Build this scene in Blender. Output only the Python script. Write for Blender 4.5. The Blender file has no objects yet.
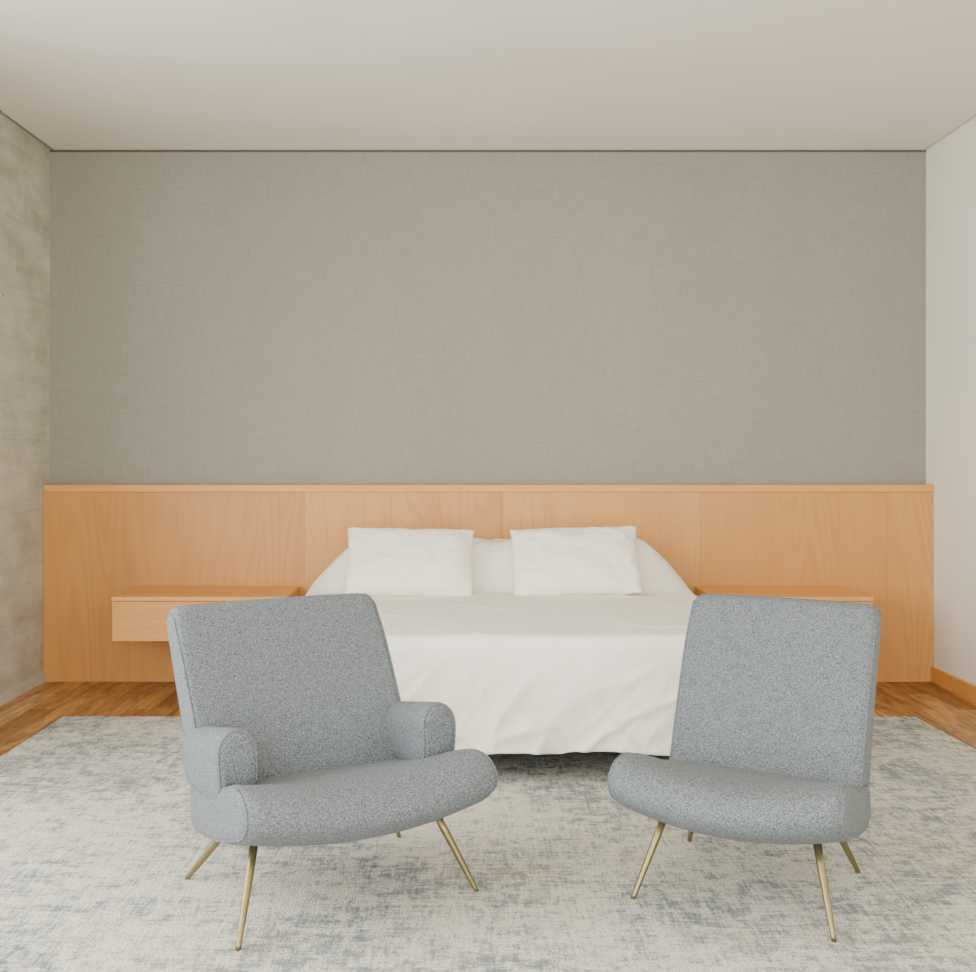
import bpy, bmesh, math, random
from mathutils import Vector, Matrix, noise
random.seed(3)
S = bpy.context.scene
COL = S.collection

# ------------------------------------------------------------ helpers
def lin(c):
    return tuple(((v/255)/12.92 if v/255 <= 0.04045 else ((v/255+0.055)/1.055)**2.4) for v in c) + (1.0,)

class NT:
    def __init__(s, name):
        s.m = bpy.data.materials.new(name); s.m.use_nodes = True
        s.t = s.m.node_tree; s.n = s.t.nodes; s.l = s.t.links
        s.b = s.n['Principled BSDF']
    def node(s, typ, **kw):
        n = s.n.new(typ)
        for k, v in kw.items(): setattr(n, k, v)
        return n
    def link(s, a, b): s.l.new(a, b)
    def coords(s, scale=(1,1,1), loc=(0,0,0), rot=(0,0,0)):
        tc = s.node('ShaderNodeTexCoord'); mp = s.node('ShaderNodeMapping')
        mp.inputs['Scale'].default_value = scale; mp.inputs['Location'].default_value = loc
        mp.inputs['Rotation'].default_value = rot
        s.link(tc.outputs['Object'], mp.inputs['Vector']); return mp.outputs['Vector']
    def noise(s, vec, scale=5, detail=3, rough=0.5, dist=0):
        n = s.node('ShaderNodeTexNoise'); n.inputs['Scale'].default_value = scale
        n.inputs['Detail'].default_value = detail; n.inputs['Roughness'].default_value = rough
        n.inputs['Distortion'].default_value = dist
        s.link(vec, n.inputs['Vector']); return n.outputs['Fac']
    def ramp(s, fac, stops):
        r = s.node('ShaderNodeValToRGB'); e = r.color_ramp.elements
        while len(e) < len(stops): e.new(0.5)
        for i, (p, c) in enumerate(stops):
            e[i].position = p; e[i].color = c if len(c) == 4 else lin(c)
        s.link(fac, r.inputs['Fac']); return r.outputs['Color']
    def mix(s, fac, a, b, mode='MIX'):
        m = s.node('ShaderNodeMix', data_type='RGBA', blend_type=mode)
        ins = [i for i in m.inputs if i.enabled]
        for sock, v in zip(ins[:3], (fac, a, b)):
            if isinstance(v, bpy.types.NodeSocket): s.link(v, sock)
            else: sock.default_value = v
        return [o for o in m.outputs if o.enabled][0]
    def math(s, op, a, b=0.0):
        m = s.node('ShaderNodeMath', operation=op)
        for i, v in enumerate((a, b)):
            if isinstance(v, bpy.types.NodeSocket): s.link(v, m.inputs[i])
            else: m.inputs[i].default_value = v
        return m.outputs[0]
    def base(s, v):
        if isinstance(v, bpy.types.NodeSocket): s.link(v, s.b.inputs['Base Color'])
        else: s.b.inputs['Base Color'].default_value = v
    def bump(s, h, strength=0.3, dist=0.01):
        b = s.node('ShaderNodeBump'); b.inputs['Strength'].default_value = strength
        b.inputs['Distance'].default_value = dist
        s.link(h, b.inputs['Height']); s.link(b.outputs['Normal'], s.b.inputs['Normal'])
    def rough(s, v, spec=0.3):
        s.b.inputs['Roughness'].default_value = v
        s.b.inputs['Specular IOR Level'].default_value = spec

W = (1,1,1,1); K = (0,0,0,1)

# ------------------------------------------------------------ materials
def mat_plaster(name, c, amt=0.03):
    n = NT(name); v = n.coords()
    f = n.noise(v, 1.2, 4)
    n.base(n.ramp(f, [(0.3, tuple(x*(1-amt) for x in c)), (0.7, c)]))
    n.bump(n.noise(v, 160, 2), 0.05, 0.002); n.rough(0.85, 0.2); return n.m
def mat_linen():
    n = NT('linen_wallcovering')
    a = n.noise(n.coords((9, 1, 340)), 1, 3, 0.6)
    b = n.noise(n.coords((340, 1, 9)), 1, 3, 0.6)
    s = n.math('MULTIPLY', n.math('ADD', a, b), 0.5)
    c1 = n.ramp(s, [(0.36, (139,136,125)), (0.64, (159,156,144))])
    big = n.ramp(n.noise(n.coords((1.5,1,0.4)), 1.2, 3), [(0.3, (248,248,248)), (0.7, (255,255,255))])
    n.base(n.mix(1.0, c1, big, 'MULTIPLY')); n.bump(s, 0.18, 0.002); n.rough(0.9, 0.15); return n.m
def mat_concrete():
    n = NT('board_formed_concrete')
    f1 = n.noise(n.coords((1, 0.9, 6)), 1.6, 6, 0.65)
    f2 = n.noise(n.coords(), 5, 6, 0.65)
    c = n.ramp(f1, [(0.3, (180,177,164)), (0.5, (197,194,181)), (0.72, (211,208,195))])
    c2 = n.ramp(f2, [(0.34, (222,222,216)), (0.6, (255,255,255))])
    c = n.mix(0.8, c, c2, 'MULTIPLY')
    br = n.node('ShaderNodeTexBrick')
    br.offset = 0.37; br.inputs['Scale'].default_value = 1
    br.inputs['Brick Width'].default_value = 2.4; br.inputs['Row Height'].default_value = 0.19
    br.inputs['Mortar Size'].default_value = 0.002; br.inputs['Mortar Smooth'].default_value = 0.8
    br.inputs['Color1'].default_value = W; br.inputs['Color2'].default_value = lin((243,243,239))
    br.inputs['Mortar'].default_value = lin((216,214,208))
    tc = n.node('ShaderNodeTexCoord'); sx = n.node('ShaderNodeSeparateXYZ'); cx = n.node('ShaderNodeCombineXYZ')
    n.link(tc.outputs['Object'], sx.inputs[0]); n.link(sx.outputs['Y'], cx.inputs['X']); n.link(sx.outputs['Z'], cx.inputs['Y'])
    n.link(cx.outputs[0], br.inputs['Vector'])
    c = n.mix(0.75, c, br.outputs['Color'], 'MULTIPLY')
    vo = n.node('ShaderNodeTexVoronoi'); vo.inputs['Scale'].default_value = 1.0
    n.link(n.coords((5, 5, 5)), vo.inputs['Vector'])
    pit = n.ramp(vo.outputs['Distance'], [(0.03, (120,118,108)), (0.06, (255,255,255))])
    c = n.mix(0.6, c, pit, 'MULTIPLY')
    n.base(c)
    n.bump(n.math('SUBTRACT', f1, n.math('MULTIPLY', br.outputs['Fac'], .3)), 0.25, 0.004); n.rough(0.8, 0.25); return n.m
def mat_wood(name, dark, mid, light, axis='z', seed=0.0, rough=0.45, fig=1.0, ring=0.8):
    n = NT(name)
    sc = {'z': (4.5, 4.5, 0.45), 'x': (0.55, 7, 7), 'y': (7, 0.55, 7)}[axis]
    v = n.coords(sc, (seed*3.1, seed*1.7, seed))
    f = n.noise(v, 1.0*fig, 1.5, 0.4, 0.4)
    r = n.math('FRACT', n.math('MULTIPLY', f, 15.0))
    r = n.math('POWER', n.math('ABSOLUTE', n.math('SUBTRACT', r, 0.5)), 1.6)
    fade = n.noise(n.coords(tuple(0.4*k for k in sc), (seed*2, 7, 4)), 1.5, 2)
    fade = n.ramp(fade, [(0.4, (0.25,0.25,0.25,1)), (0.62, W)])
    sc2 = {'z': (120, 120, 3), 'x': (3, 120, 120), 'y': (120, 3, 120)}[axis]
    g = n.noise(n.coords(sc2), 1, 3, 0.6)
    bl = n.noise(n.coords(tuple(0.35*k for k in sc), (seed, 3, 1)), 1.3, 2)
    base = n.ramp(bl, [(0.3, mid), (0.7, light)])
    c = n.mix(n.math('MULTIPLY', n.math('MULTIPLY', r, ring), fade), base, lin(dark))
    c = n.mix(n.math('MULTIPLY', g, 0.42), c, lin(dark))
    n.base(c); n.bump(g, 0.08, 0.002); n.rough(rough, 0.4); return n.m
def mat_floor():
    n = NT('oak_floorboards')
    tc = n.node('ShaderNodeTexCoord'); sx = n.node('ShaderNodeSeparateXYZ'); cx = n.node('ShaderNodeCombineXYZ')
    n.link(tc.outputs['Object'], sx.inputs[0]); n.link(sx.outputs['Y'], cx.inputs['X']); n.link(sx.outputs['X'], cx.inputs['Y'])
    br = n.node('ShaderNodeTexBrick'); br.offset = 0.43
    br.inputs['Scale'].default_value = 1; br.inputs['Brick Width'].default_value = 0.8
    br.inputs['Row Height'].default_value = 0.12; br.inputs['Mortar Size'].default_value = 0.0015
    br.inputs['Color1'].default_value = K; br.inputs['Color2'].default_value = W; br.inputs['Mortar'].default_value = (0.5,0.5,0.5,1)
    n.link(cx.outputs[0], br.inputs['Vector'])
    pc = n.ramp(br.outputs['Color'], [(0.0, (146,98,50)), (0.35, (202,150,88)), (0.65, (168,116,62)), (1.0, (216,170,108))])
    g = n.noise(n.coords((22, 3.0, 1)), 1, 5, 0.65, 1.2)
    gg = n.ramp(g, [(0.35, W), (0.6, K)])
    c = n.mix(n.math('MULTIPLY', gg, 0.78), pc, lin((92,56,28)))
    c = n.mix(br.outputs['Fac'], c, lin((70,44,24)))
    n.base(c); n.bump(n.math('SUBTRACT', 1.0, br.outputs['Fac']), 0.2, 0.002); n.rough(0.4, 0.4); return n.m
def mat_rug():
    n = NT('distressed_rug')
    cream = lin((226,222,209))
    big = n.noise(n.coords((1.5,1.5,1)), 1.0, 5, 0.62, 0.3)
    st = n.noise(n.coords((9,70,1)), 1.0, 4, 0.75)
    st2 = n.noise(n.coords((80,10,1)), 1.0, 4, 0.75)
    med = n.noise(n.coords((15,17,1)), 1.0, 7, 0.8)
    a = n.math('ADD', n.math('MULTIPLY', big, 0.75), n.math('MULTIPLY', med, 1.2))
    a = n.math('ADD', a, n.math('MULTIPLY', st, 0.65)); a = n.math('ADD', a, n.math('MULTIPLY', st2, 0.65))
    r = n.node('ShaderNodeMapRange'); r.inputs['From Min'].default_value = 1.54; r.inputs['From Max'].default_value = 1.78
    n.link(a, r.inputs['Value'])
    tone = n.noise(n.coords((2.3,2.3,1), (5,9,0)), 1.0, 4)
    dk = n.ramp(tone, [(0.34, (144,141,130)), (0.47, (124,138,144)), (0.66, (92,118,132))])
    c = n.mix(n.math('MULTIPLY', r.outputs['Result'], 0.85), cream, dk)
    fine = n.noise(n.coords((190,150,1)), 1.0, 2)
    fr = n.ramp(fine, [(0.35, (190,188,184)), (0.6, (255,255,255))])
    c = n.mix(0.8, c, fr, 'MULTIPLY')
    n.base(c); n.bump(n.math('ADD', fine, st2), 0.6, 0.006); n.rough(0.95, 0.1); return n.m
def mat_tweed():
    n = NT('grey_tweed_upholstery')
    a = n.noise(n.coords((620,620,200)), 1, 1, 0.5); b = n.noise(n.coords((200,200,720)), 1, 1, 0.5)
    s = n.math('MULTIPLY', n.math('ADD', a, b), 0.5)
    c = n.ramp(s, [(0.37, (66,72,77)), (0.5, (102,108,113)), (0.63, (142,148,152))])
    n.base(c); n.bump(s, 0.4, 0.002); n.rough(0.92, 0.15)
    n.b.inputs['Sheen Weight'].default_value = 0.05; return n.m
def mat_cotton(name, c):
    n = NT(name)
    f = n.noise(n.coords(), 7, 4, 0.55, 0.6)
    n.base(lin(c)); n.bump(f, 0.25, 0.03); n.rough(0.88, 0.2); return n.m
def mat_simple(name, c, rough=0.6, metal=0.0):
    n = NT(name); f = n.noise(n.coords(), 30, 2)
    n.base(n.ramp(f, [(0.3, tuple(x*0.93 for x in c)), (0.7, c)]))
    n.rough(rough); n.b.inputs['Metallic'].default_value = metal; return n.m

M_CEIL = mat_plaster('ceiling_paint', (231,229,220))
M_RIGHT = mat_plaster('wall_paint_white', (238,235,223))
M_LINEN = mat_linen(); M_CONC = mat_concrete()
M_CAP = mat_wood('maple_cap', (178,112,48), (222,160,88), (234,174,104), 'x')
M_NS = mat_wood('maple_nightstand', (166,104,46), (215,153,84), (226,168,98), 'x', 4.0)
M_FLOOR = mat_floor(); M_RUG = mat_rug(); M_TWEED = mat_tweed()
M_SHEET = mat_cotton('white_cotton', (250,246,234)); M_PILLOW = mat_cotton('pillow_cotton', (250,246,234))
M_BRASS = mat_simple('brushed_brass', (146,132,94), 0.38, 0.85)
M_DARK = mat_simple('dark_fabric', (60,55,50), 0.9)
M_GAP_SHADE = mat_simple('painted_gap_shade', (96,91,80), 0.9)  # dark colour painted in for the shade of the ceiling recess
M_GREYTRIM = mat_simple('grey_trim', (200,197,186), 0.7)
M_FRAME = mat_simple('window_frame_metal', (60,60,60), 0.5, 0.3)

# ------------------------------------------------------------ mesh helpers
def obj_from_bm(name, bm, mat, parent=None, smooth=False):
    bmesh.ops.recalc_face_normals(bm, faces=bm.faces)
    me = bpy.data.meshes.new(name); bm.to_mesh(me); bm.free()
    o = bpy.data.objects.new(name, me); COL.objects.link(o)
    if mat: me.materials.append(mat)
    if smooth:
        for p in me.polygons: p.use_smooth = True
    if parent: o.parent = parent
    return o
def box(name, x0, x1, y0, y1, z0, z1, mat, parent=None, bevel=0.0, seg=2):
    bm = bmesh.new(); bmesh.ops.create_cube(bm, size=1)
    for v in bm.verts:
        v.co = Vector(((x0+x1)/2+v.co.x*(x1-x0), (y0+y1)/2+v.co.y*(y1-y0), (z0+z1)/2+v.co.z*(z1-z0)))
    if bevel: bmesh.ops.bevel(bm, geom=bm.edges[:], offset=bevel, segments=seg, affect='EDGES', profile=0.5)
    return obj_from_bm(name, bm, mat, parent)
def empty(name, loc=(0,0,0), rz=0.0):
    e = bpy.data.objects.new(name, None); e.empty_display_size = 0.2
    e.location = loc; e.rotation_euler = (0,0,rz); COL.objects.link(e); return e
def chaikin(pts, n=2, closed=True):
    for _ in range(n):
        out = []; L = len(pts)
        for i in range(L if closed else L-1):
            a = pts[i]; b = pts[(i+1) % L]
            out.append(tuple(a[k]*.75+b[k]*.25 for k in range(len(a)))); out.append(tuple(a[k]*.25+b[k]*.75 for k in range(len(a))))
        pts = out
    return pts
def inset(poly, e):
    A = sum(poly[i][0]*poly[(i+1)%len(poly)][1]-poly[(i+1)%len(poly)][0]*poly[i][1] for i in range(len(poly)))
    sg = 1 if A > 0 else -1
    out = []
    for i in range(len(poly)):
        p = poly[i-1]; q = poly[(i+1) % len(poly)]
        t = Vector((q[0]-p[0], q[1]-p[1])).normalized()
        nrm = Vector((-t.y, t.x))*sg
        out.append((poly[i][0]+nrm.x*e, poly[i][1]+nrm.y*e))
    return out
def loft(profile, hw, r, mapper, nmid=16, nr=6):
    st = []
    for i in range(nr+1):
        a = math.pi/2*(1-i/nr); st.append((-(hw-r)-r*math.sin(a), r*(1-math.cos(a))))
    for i in range(1, nmid): st.append((-(hw-r)+2*(hw-r)*i/nmid, 0))
    for i in range(nr+1):
        a = math.pi/2*(i/nr); st.append(((hw-r)+r*math.sin(a), r*(1-math.cos(a))))
    bm = bmesh.new(); rings = []
    for s, e in st:
        rings.append([bm.verts.new(mapper(s, u, v)) for u, v in inset(profile, e)])
    N = len(profile)
    for a, b in zip(rings, rings[1:]):
        for i in range(N): bm.faces.new((a[i], a[(i+1)%N], b[(i+1)%N], b[i]))
    bm.faces.new(rings[0]); bm.faces.new(rings[-1])
    return bm
def tube(name, pts, rad, mat, parent=None, closed=False, res=8):
    cu = bpy.data.curves.new(name, 'CURVE'); cu.dimensions = '3D'; cu.bevel_depth = rad; cu.bevel_resolution = 3
    sp = cu.splines.new('POLY'); sp.points.add(len(pts)-1)
    for p, c in zip(sp.points, pts): p.co = (*c, 1)
    sp.use_cyclic_u = closed
    tmp = bpy.data.objects.new(name+'_c', cu); COL.objects.link(tmp)
    dg = bpy.context.evaluated_depsgraph_get(); me = bpy.data.meshes.new_from_object(tmp.evaluated_get(dg))
    bpy.data.objects.remove(tmp)
    o = bpy.data.objects.new(name, me); COL.objects.link(o); me.materials.clear(); me.materials.append(mat)
    for p in me.polygons: p.use_smooth = True
    if parent: o.parent = parent
    return o
def leg(name, top, foot, r0, r1, mat, parent):
    top, foot = Vector(top), Vector(foot)
    bm = bmesh.new(); rings = []; d = (foot-top)
    ax = d.normalized(); u = ax.orthogonal().normalized(); w = ax.cross(u)
    for t, r in ((0, r0), (0.3, r0*0.97), (0.7, (r0+r1)/2), (0.96, r1), (1.0, r1*1.05)):
        c = top+d*t; ring = []
        for i in range(16):
            a = 2*math.pi*i/16; p = c+(u*math.cos(a)+w*math.sin(a))*r
            if t >= 1.0: p.z = foot.z
            ring.append(bm.verts.new(p))
        rings.append(ring)
    for a, b in zip(rings, rings[1:]):
        for i in range(16): bm.faces.new((a[i], a[(i+1)%16], b[(i+1)%16], b[i]))
    bm.faces.new(rings[0]); bm.faces.new(rings[-1])
    return obj_from_bm(name, bm, mat, parent, True)
def sstep(a, b, x):
    t = max(0, min(1, (x-a)/(b-a))); return t*t*(3-2*t)

# ------------------------------------------------------------ room  (camera at 0,0,1.25 looking +y; back wall y=6)
XL, XR, YB, YF, ZC = -2.355, 2.557, 6.0, -1.6, 2.960
box('floor', XL-.1, XR+.1, YF-.1, YB+.1, -.1, 0, M_FLOOR)
box('wall_back', XL-.1, XR+.1, YB, YB+.1, 0, 3.08, M_LINEN)
box('gap_shade_1', XL, XR, YB-.004, YB, ZC-.012, ZC, M_GAP_SHADE)  # thin strip on the wall, painted dark as recess shade below the ceiling
wl = empty('wall_left')
SY0, SY1, SZ0, SZ1 = -1.0, 3.9, .12, 2.7
box('pier_a', XL-.1, XL, SY1, YB, 0, 3.08, M_CONC, wl)
box('pier_b', XL-.1, XL, YF-.1, SY0, 0, 3.08, M_CONC, wl)
box('lintel', XL-.1, XL, SY0, SY1, SZ1, 3.08, M_CONC, wl)
box('sill', XL-.1, XL, SY0, SY1, 0, SZ0, M_CONC, wl)
w2 = empty('window_2')
for i in range(4):
    y = SY0+(SY1-SY0-.05)*i/3
    box('mullion_%d' % i, XL-.08, XL-.03, y, y+.05, SZ0, SZ1, M_FRAME, w2)
box('rail_top', XL-.08, XL-.03, SY0, SY1, SZ1-.05, SZ1, M_FRAME, w2)
box('rail_bottom', XL-.08, XL-.03, SY0, SY1, SZ0, SZ0+.05, M_FRAME, w2)
box('wall_right', XR, XR+.1, YF-.1, YB, 0, 3.08, M_RIGHT)
box('ceiling', XL+.025, XR-.012, YF, YB-.004, ZC, 3.0, M_CEIL)
box('light_block_slab', XL-.1, XR+.1, YF-.1, YB+.1, 3.08, 3.16, M_DARK)  # unseen cover, added to keep sky light from leaking past the ceiling gaps
wf = empty('wall_front')
wx0, wx1, wz0, wz1 = -2.1, 2.3, 0.08, 2.7
box('pier_a', XL, wx0, YF-.1, YF, 0, 3.08, M_RIGHT, wf)
box('pier_b', wx1, XR, YF-.1, YF, 0, 3.08, M_RIGHT, wf)
box('lintel', wx0, wx1, YF-.1, YF, wz1, 3.08, M_RIGHT, wf)
box('sill', wx0, wx1, YF-.1, YF, 0, wz0, M_RIGHT, wf)
wn = empty('window_1')
for i, x in enumerate((wx0, wx0+(wx1-wx0)/3, wx0+2*(wx1-wx0)/3, wx1-.05)):
    box('mullion_%d' % i, x, x+.05, YF-.08, YF-.03, wz0, wz1, M_FRAME, wn)
box('rail_top', wx0, wx1, YF-.08, YF-.03, wz1-.05, wz1, M_FRAME, wn)
box('rail_bottom', wx0, wx1, YF-.08, YF-.03, wz0, wz0+.05, M_FRAME, wn)
box('baseboard_left', XL, XL+.015, SY1+.1, YB-.1, 0, .05, M_GREYTRIM)
box('baseboard_right', XR-.018, XR, YF, YB-.1, 0, .085, M_CAP, bevel=.003)

# ------------------------------------------------------------ headboard
hb = empty('headboard', (0, 5.9, 0))
seams = [XL+.002, -.91, .18, 1.27, 2.30, XR-.002]
for i in range(len(seams)-1):
    k = (-4, 1, 3, -3, 3)[i]
    m = mat_wood('maple_panel_%d' % i, (160,100,44), (205+k,148+k,80+k), (219+k,162+k,94+k), 'z', 1.3+i*2.7)
    box('panel_%d' % (i+1), seams[i]+.0004, seams[i+1]-.0004, 0, .098, 0, 1.045, m, hb)
box('cap_board', XL+.002, XR-.002, -.006, .098, 1.046, 1.086, M_CAP, hb, .003)

# ------------------------------------------------------------ nightstands
def nightstand(x0, x1):
    w = x1-x0
    e = empty('nightstand', ((x0+x1)/2, 5.675, 0))
    box('carcass', -w/2, w/2, -.20, .222, .30, .5255, M_NS, e, .002)
    box('drawer_front', -w/2+.001, w/2-.001, -.2225, -.2015, .301, .503, M_NS, e, .002)
    box('top_board', -w/2-.001, w/2+.001, -.224, .222, .505, .527, M_CAP, e, .002)
    return e
nightstand(-1.826, -.94); nightstand(1.24, 2.056)

# ------------------------------------------------------------ rug
RZ = .012
bm = bmesh.new()
rp = [(-1.93, 5.07), (2.11, 5.07), (2.26, .9), (-1.93, .9)]
bot = [bm.verts.new((x, y, 0.0005)) for x, y in rp]; top = [bm.verts.new((x, y, RZ)) for x, y in rp]
bm.faces.new(bot); bm.faces.new(top)
for i in range(4): bm.faces.new((bot[i], bot[(i+1)%4], top[(i+1)%4], top[i]))
bmesh.ops.bevel(bm, geom=[e for e in bm.edges if abs(e.verts[0].co.z-e.verts[1].co.z) < 1e-6 and e.verts[0].co.z > .01], offset=.004, segments=2, affect='EDGES')
obj_from_bm('area_rug', bm, M_RUG)

# ------------------------------------------------------------ bed
bed = empty('bed', (0.15, 0, 0))
BHW = 1.0; YH = 5.885; YFt = 4.06; TOP = .555; RB = .06
box('base', -BHW+.10, BHW-.10, YFt+.14, YH-.01, .13, .30, M_DARK, bed, .01)
box('mattress', -BHW+.06, BHW-.06, YFt+.07, YH-.01, .30, TOP-.04, M_SHEET, bed, .04, 4)
for i, (x, y) in enumerate(((-.82, 4.3), (.82, 4.3), (-.82, 5.0), (.82, 5.0))):
    leg('leg_%d' % (i+1), (x, y, .14), (x, y, RZ), .03, .025, M_DARK, bed)
def ridge(p):
    return max(0, (1-abs(noise.noise(p))*2.4))
def cover():
    bm = bmesh.new()
    drop = TOP-.125; dm = drop - RB + RB*math.pi/2
    xi = BHW-RB; yi = YFt+RB
    A = [-(xi+dm)+ (2*(xi+dm))*i/320 for i in range(321)]
    B = [YH + (yi-dm-YH)*j/280 for j in range(281)]
    grid = []
    for b in B:
        row = []
        for a in A:
            da = max(0, abs(a)-xi); db = max(0, yi-b)
            cx = max(-xi, min(xi, a)); cy = max(yi, b)
            d = max(da, db); L = math.hypot(da, db)
            dx, dy = ((math.copysign(da, a)/L, -db/L) if L > 1e-6 else (0, 0))
            if d < RB*math.pi/2: g = RB*math.sin(d/RB); z = TOP-RB*(1-math.cos(d/RB)); fall = 0
            else:
                fall = d-RB*math.pi/2; g = RB+.03*fall; z = TOP-RB-fall
            x, y = cx+dx*g, cy+dy*g
            fn = fall/drop
            per = x*1.0 - y*1.0 if da > 0 else x
            fold = noise.noise(Vector((per*2.6, z*1.2, 4.1)))*.05
            q1 = ridge(Vector((per*3.4+z*3.2, z*1.3-per*.5, 9.3)))
            q2 = ridge(Vector((per*4.2-z*4.6, z*1.8+per*.4, 2.2)))
            q5 = ridge(Vector((per*9-z*6, z*4+per*.8, 6.1)))
            fold += q1**3*.028 + q2**3*.024 + q5**4*.007
            fold += noise.noise(Vector((per*10-z*14, z*9, 5.2)))*.007
            amt = fn**.7 if fn > 0 else 0
            x += dx*fold*amt; y += dy*fold*amt
            if db > 0 and da == 0: z += noise.noise(Vector((x*2.2, 3.3, 0)))*.016*fn + noise.noise(Vector((x*9, 1.3, 0)))*.004*fn
            if fall == 0:
                q3 = ridge(Vector((x*2.2+y*1.2, y*2.6-x*.6, 1.5)))
                z += noise.noise(Vector((x*2.2, y*2.0, .5)))*.010 + q3**4*.005
            ax = abs(x)
            t = max(0, min(1, (BHW+.0-ax)/.32))
            E = math.sin(t*math.pi/2)**1.15
            Sy = sstep(5.34, 5.64, y)*(1-.22*sstep(5.74, 5.9, y))
            c = 1-.05*math.exp(-(x/.09)**2)
            q4 = ridge(Vector((x*7+y*3, y*5-x*2, 7.7)))
            wr = 1+.05*noise.noise(Vector((x*5, y*5, 7.7)))+.05*q4**3
            z += .248*E*Sy*c*wr*(1 if fall == 0 else 0)
            row.append(bm.verts.new((x, y, z)))
        grid.append(row)
    for r0, r1 in zip(grid, grid[1:]):
        for i in range(len(r0)-1): bm.faces.new((r0[i], r0[i+1], r1[i+1], r1[i]))
    o = obj_from_bm('duvet', bm, M_SHEET, bed, True)
    so = o.modifiers.new('thick', 'SOLIDIFY'); so.thickness = .01; so.offset = 0
    return o
cover()
def pillow(loc, w, h, th, tilt, rz, seed, roll=0):
    bm = bmesh.new(); N = 64; Mv = 44
    def pt(i, j, sgn):
        u = -1+2*i/N; v = -1+2*j/Mv
        x = u*w/2*(1-.05*(1-v*v)*abs(u)**3); z = v*h/2*(1-.06*(1-u*u)*abs(v)**3)
        if v < 0: x *= 1-.05*abs(v)**3
        e = max(0, (1-abs(u)**2.6))*max(0, (1-abs(v)**2.6)); t = th/2*e**.5
        t *= 1+.20*noise.noise(Vector((u*2.2+seed, v*1.8, sgn*2.0)))
        edge = (1-e)**2
        q = ridge(Vector((u*2.5+v*1.5+seed, v*2.2-u, sgn*3)))
        t += e**.5*(.004*noise.noise(Vector((u*6+seed, v*4, sgn))) + q**3*.004)
        yb = .014*edge*noise.noise(Vector((u*5+seed, v*5, 3)))
        return Vector((x, sgn*t+yb, z))
    for sgn in (1, -1):
        g = [[bm.verts.new(pt(i, j, sgn)) for i in range(N+1)] for j in range(Mv+1)]
        for a, b in zip(g, g[1:]):
            for i in range(N): bm.faces.new((a[i], a[i+1], b[i+1], b[i]))
    bmesh.ops.remove_doubles(bm, verts=bm.verts, dist=1e-5)
    o = obj_from_bm('pillow', bm, M_PILLOW, None, True)
    o.rotation_euler = (tilt, roll, rz); o.location = loc
    s = o.modifiers.new('s', 'SUBSURF'); s.levels = 1; s.render_levels = 1
    return o
pillow((-.302, 5.38, .712), .66, .42, .17, math.radians(-42), math.radians(2), 1.0, math.radians(1))
pillow((.53, 5.38, .717), .66, .42, .17, math.radians(-42), math.radians(-2), 5.0, math.radians(-1.5))

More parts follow.
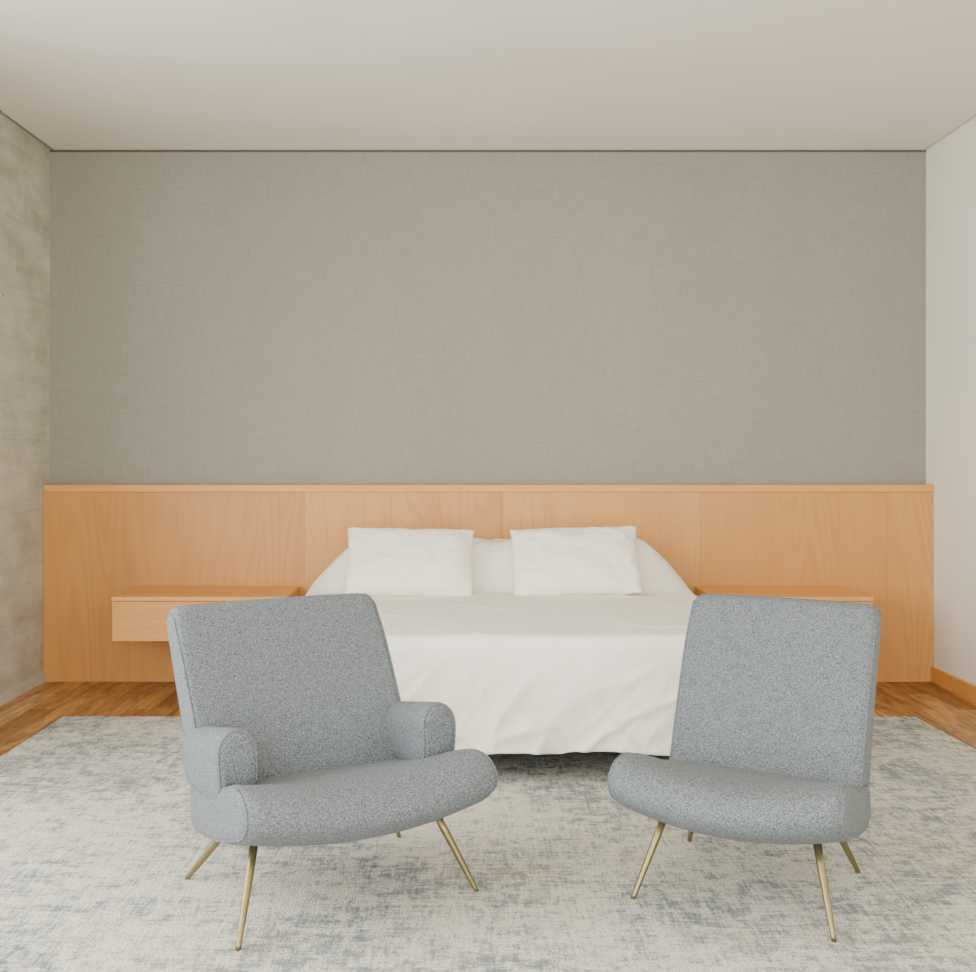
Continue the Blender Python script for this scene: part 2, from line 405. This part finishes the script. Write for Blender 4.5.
# ------------------------------------------------------------ chairs  local: x = width, +y = backward
def chair(name, loc, rz, shw, bhw, feet, tops, arms, bshift=0.0, bz=0.0):
    e = empty(name, loc, rz)
    sp = [(-.22,.290),(-.12,.294),(0,.324),(.10,.360),(.20,.394),(.29,.411),(.355,.405),(.398,.368),(.388,.318),(.31,.268),(.1,.206),(-.1,.166),(-.20,.152),(-.24,.18)]
    sp = chaikin(sp, 2)
    def ms(s, u, v):
        k = min(1, abs(s)/shw)
        top = sstep(.2, .3, v)
        if u > 0: u = u*(1-.10*k**2-.03*k**8)
        v += -.040*(1-k*k)*sstep(-.05, .30, u) - .010*k**6*sstep(.2,.34,u)*top
        x = s*(1+.11*max(-.2, min(.34, u)))
        return Vector((x, -u, v))
    obj_from_bm('seat', loft(sp, shw, .03, ms, 24, 8), M_TWEED, e, True)
    bp = [(-.09,.235),(-.115,.30),(-.155,.40),(-.215,.53),(-.28,.66),(-.335,.745),(-.355,.773),(-.385,.78),(-.425,.775),(-.437,.745),(-.40,.63),(-.335,.46),(-.28,.30),(-.245,.17),(-.215,.148),(-.15,.155),(-.10,.18)]
    bp = chaikin(bp, 2)
    def mb(s, u, v):
        k = abs(s)/bhw; rc = .035
        q = max(0, abs(s)-(bhw-rc))
        drop = rc-math.sqrt(max(0, rc*rc-q*q))
        v2 = v-drop*sstep(.62, .78, v)
        front = .020*(1-k*k)*sstep(.25, .5, v)
        x = s*(1.0+.02*sstep(.2, .8, v)) + bshift*sstep(.2, .8, v)
        u -= front*.6
        z = v2 + .002*(1-k*k)*sstep(.6, .8, v) + bz*sstep(.3, .78, v)
        return Vector((x, -u, z))
    obj_from_bm('backrest', loft(bp, bhw, .022, mb, 20), M_TWEED, e, True)
    for sd in (-1, 1):
        pr = [ms(sd*(shw-.008), u, v) for u, v in inset(sp, .009)]
        tube('seat_piping_%s' % ('a' if sd < 0 else 'b'), pr, .0035, M_TWEED, e, True)
        pr = [mb(sd*(bhw-.005), u, v) for u, v in inset(bp, .007)]
        tube('back_piping_%s' % ('a' if sd < 0 else 'b'), pr, .0035, M_TWEED, e, True)
    if arms:
        ahw = .053
        ap = [(-ahw,.32),(-ahw,.40),(-ahw-.002,.462),(-ahw*.6,.504),(0,.512),(ahw*.6,.504),(ahw+.004,.466),(ahw+.002,.40),(ahw-.004,.32),(ahw-.02,.285),(-ahw+.02,.285)]
        ap = chaikin(ap, 2)
        for sd in (-1, 1):
            L = .158
            def ma(s, u, v, sd=sd):
                f = (s+L)/(2*L)
                z = v - .062*(1-f)*sstep(.33, .5, v)
                x = sd*(.345-.030-.012*f) + sd*u*(1+.06*f)
                bul = .018*(1-((v-.40)/.13)**2) if f > .5 else 0
                return Vector((x, -(s-.068+bul*sstep(.7, 1, f)), z))
            obj_from_bm('armrest_%s' % ('a' if sd < 0 else 'b'), loft(ap, L, .022, ma, 10), M_TWEED, e, True)
            pr = [ma(L-.006, u, v) for u, v in inset(ap, .006)]
            tube('armrest_piping_%s' % ('a' if sd < 0 else 'b'), pr, .0035, M_TWEED, e, True)
    for i, (f, t) in enumerate(zip(feet, tops)):
        leg('leg_%d' % (i+1), (t[0], -t[1], t[2]), (f[0], -f[1], 0), .0115, .007, M_BRASS, e)
    return e
chair('armchair', (-.404, 3.081, RZ), math.radians(30), .352, .330,
      [(-.355,.262),(.345,.248),(-.345,-.25),(.345,-.25)],
      [(-.27,.14,.225),(.25,.16,.23),(-.25,-.13,.18),(.25,-.13,.18)], True, -.024)
chair('slipper_chair', (.810, 3.079, RZ), math.radians(-28.6), .302, .285,
      [(-.268,.252),(.272,.254),(-.262,-.258),(.256,-.245)],
      [(-.205,.14,.225),(.205,.14,.225),(-.2,-.13,.18),(.2,-.13,.18)], False, .006)

# ------------------------------------------------------------ light
def area(name, loc, rot, sx, sy, power, col):
    l = bpy.data.lights.new(name, 'AREA'); l.shape = 'RECTANGLE'; l.size = sx; l.size_y = sy; l.energy = power; l.color = col
    o = bpy.data.objects.new(name, l); o.location = loc; o.rotation_euler = rot; COL.objects.link(o); return o
area('window_daylight_front', (.1, YF-.3, 1.45), (math.radians(90), 0, 0), 4.4, 2.6, 300, (1.0, .988, .94))
area('window_daylight_side', (XL-.35, 1.45, 1.6), (math.radians(90), 0, math.radians(-90)), 4.8, 2.6, 345, (1.0, .988, .94))
w = bpy.data.worlds.new('World'); S.world = w; w.use_nodes = True
nt = w.node_tree; bg = nt.nodes['Background']
sky = nt.nodes.new('ShaderNodeTexSky'); sky.sky_type = 'HOSEK_WILKIE'; sky.sun_direction = (0.3, .2, .9); sky.turbidity = 5
nt.links.new(sky.outputs[0], bg.inputs['Color']); bg.inputs['Strength'].default_value = 0.8

# ------------------------------------------------------------ camera
cd = bpy.data.cameras.new('camera'); cam = bpy.data.objects.new('camera', cd); COL.objects.link(cam)
cam.location = (0, 0, 1.25); cam.rotation_euler = (math.radians(90), 0, 0)
cd.sensor_width = 36; cd.lens = 1070/976*36
cd.shift_x = 18/976; cd.shift_y = -31/976
S.camera = cam
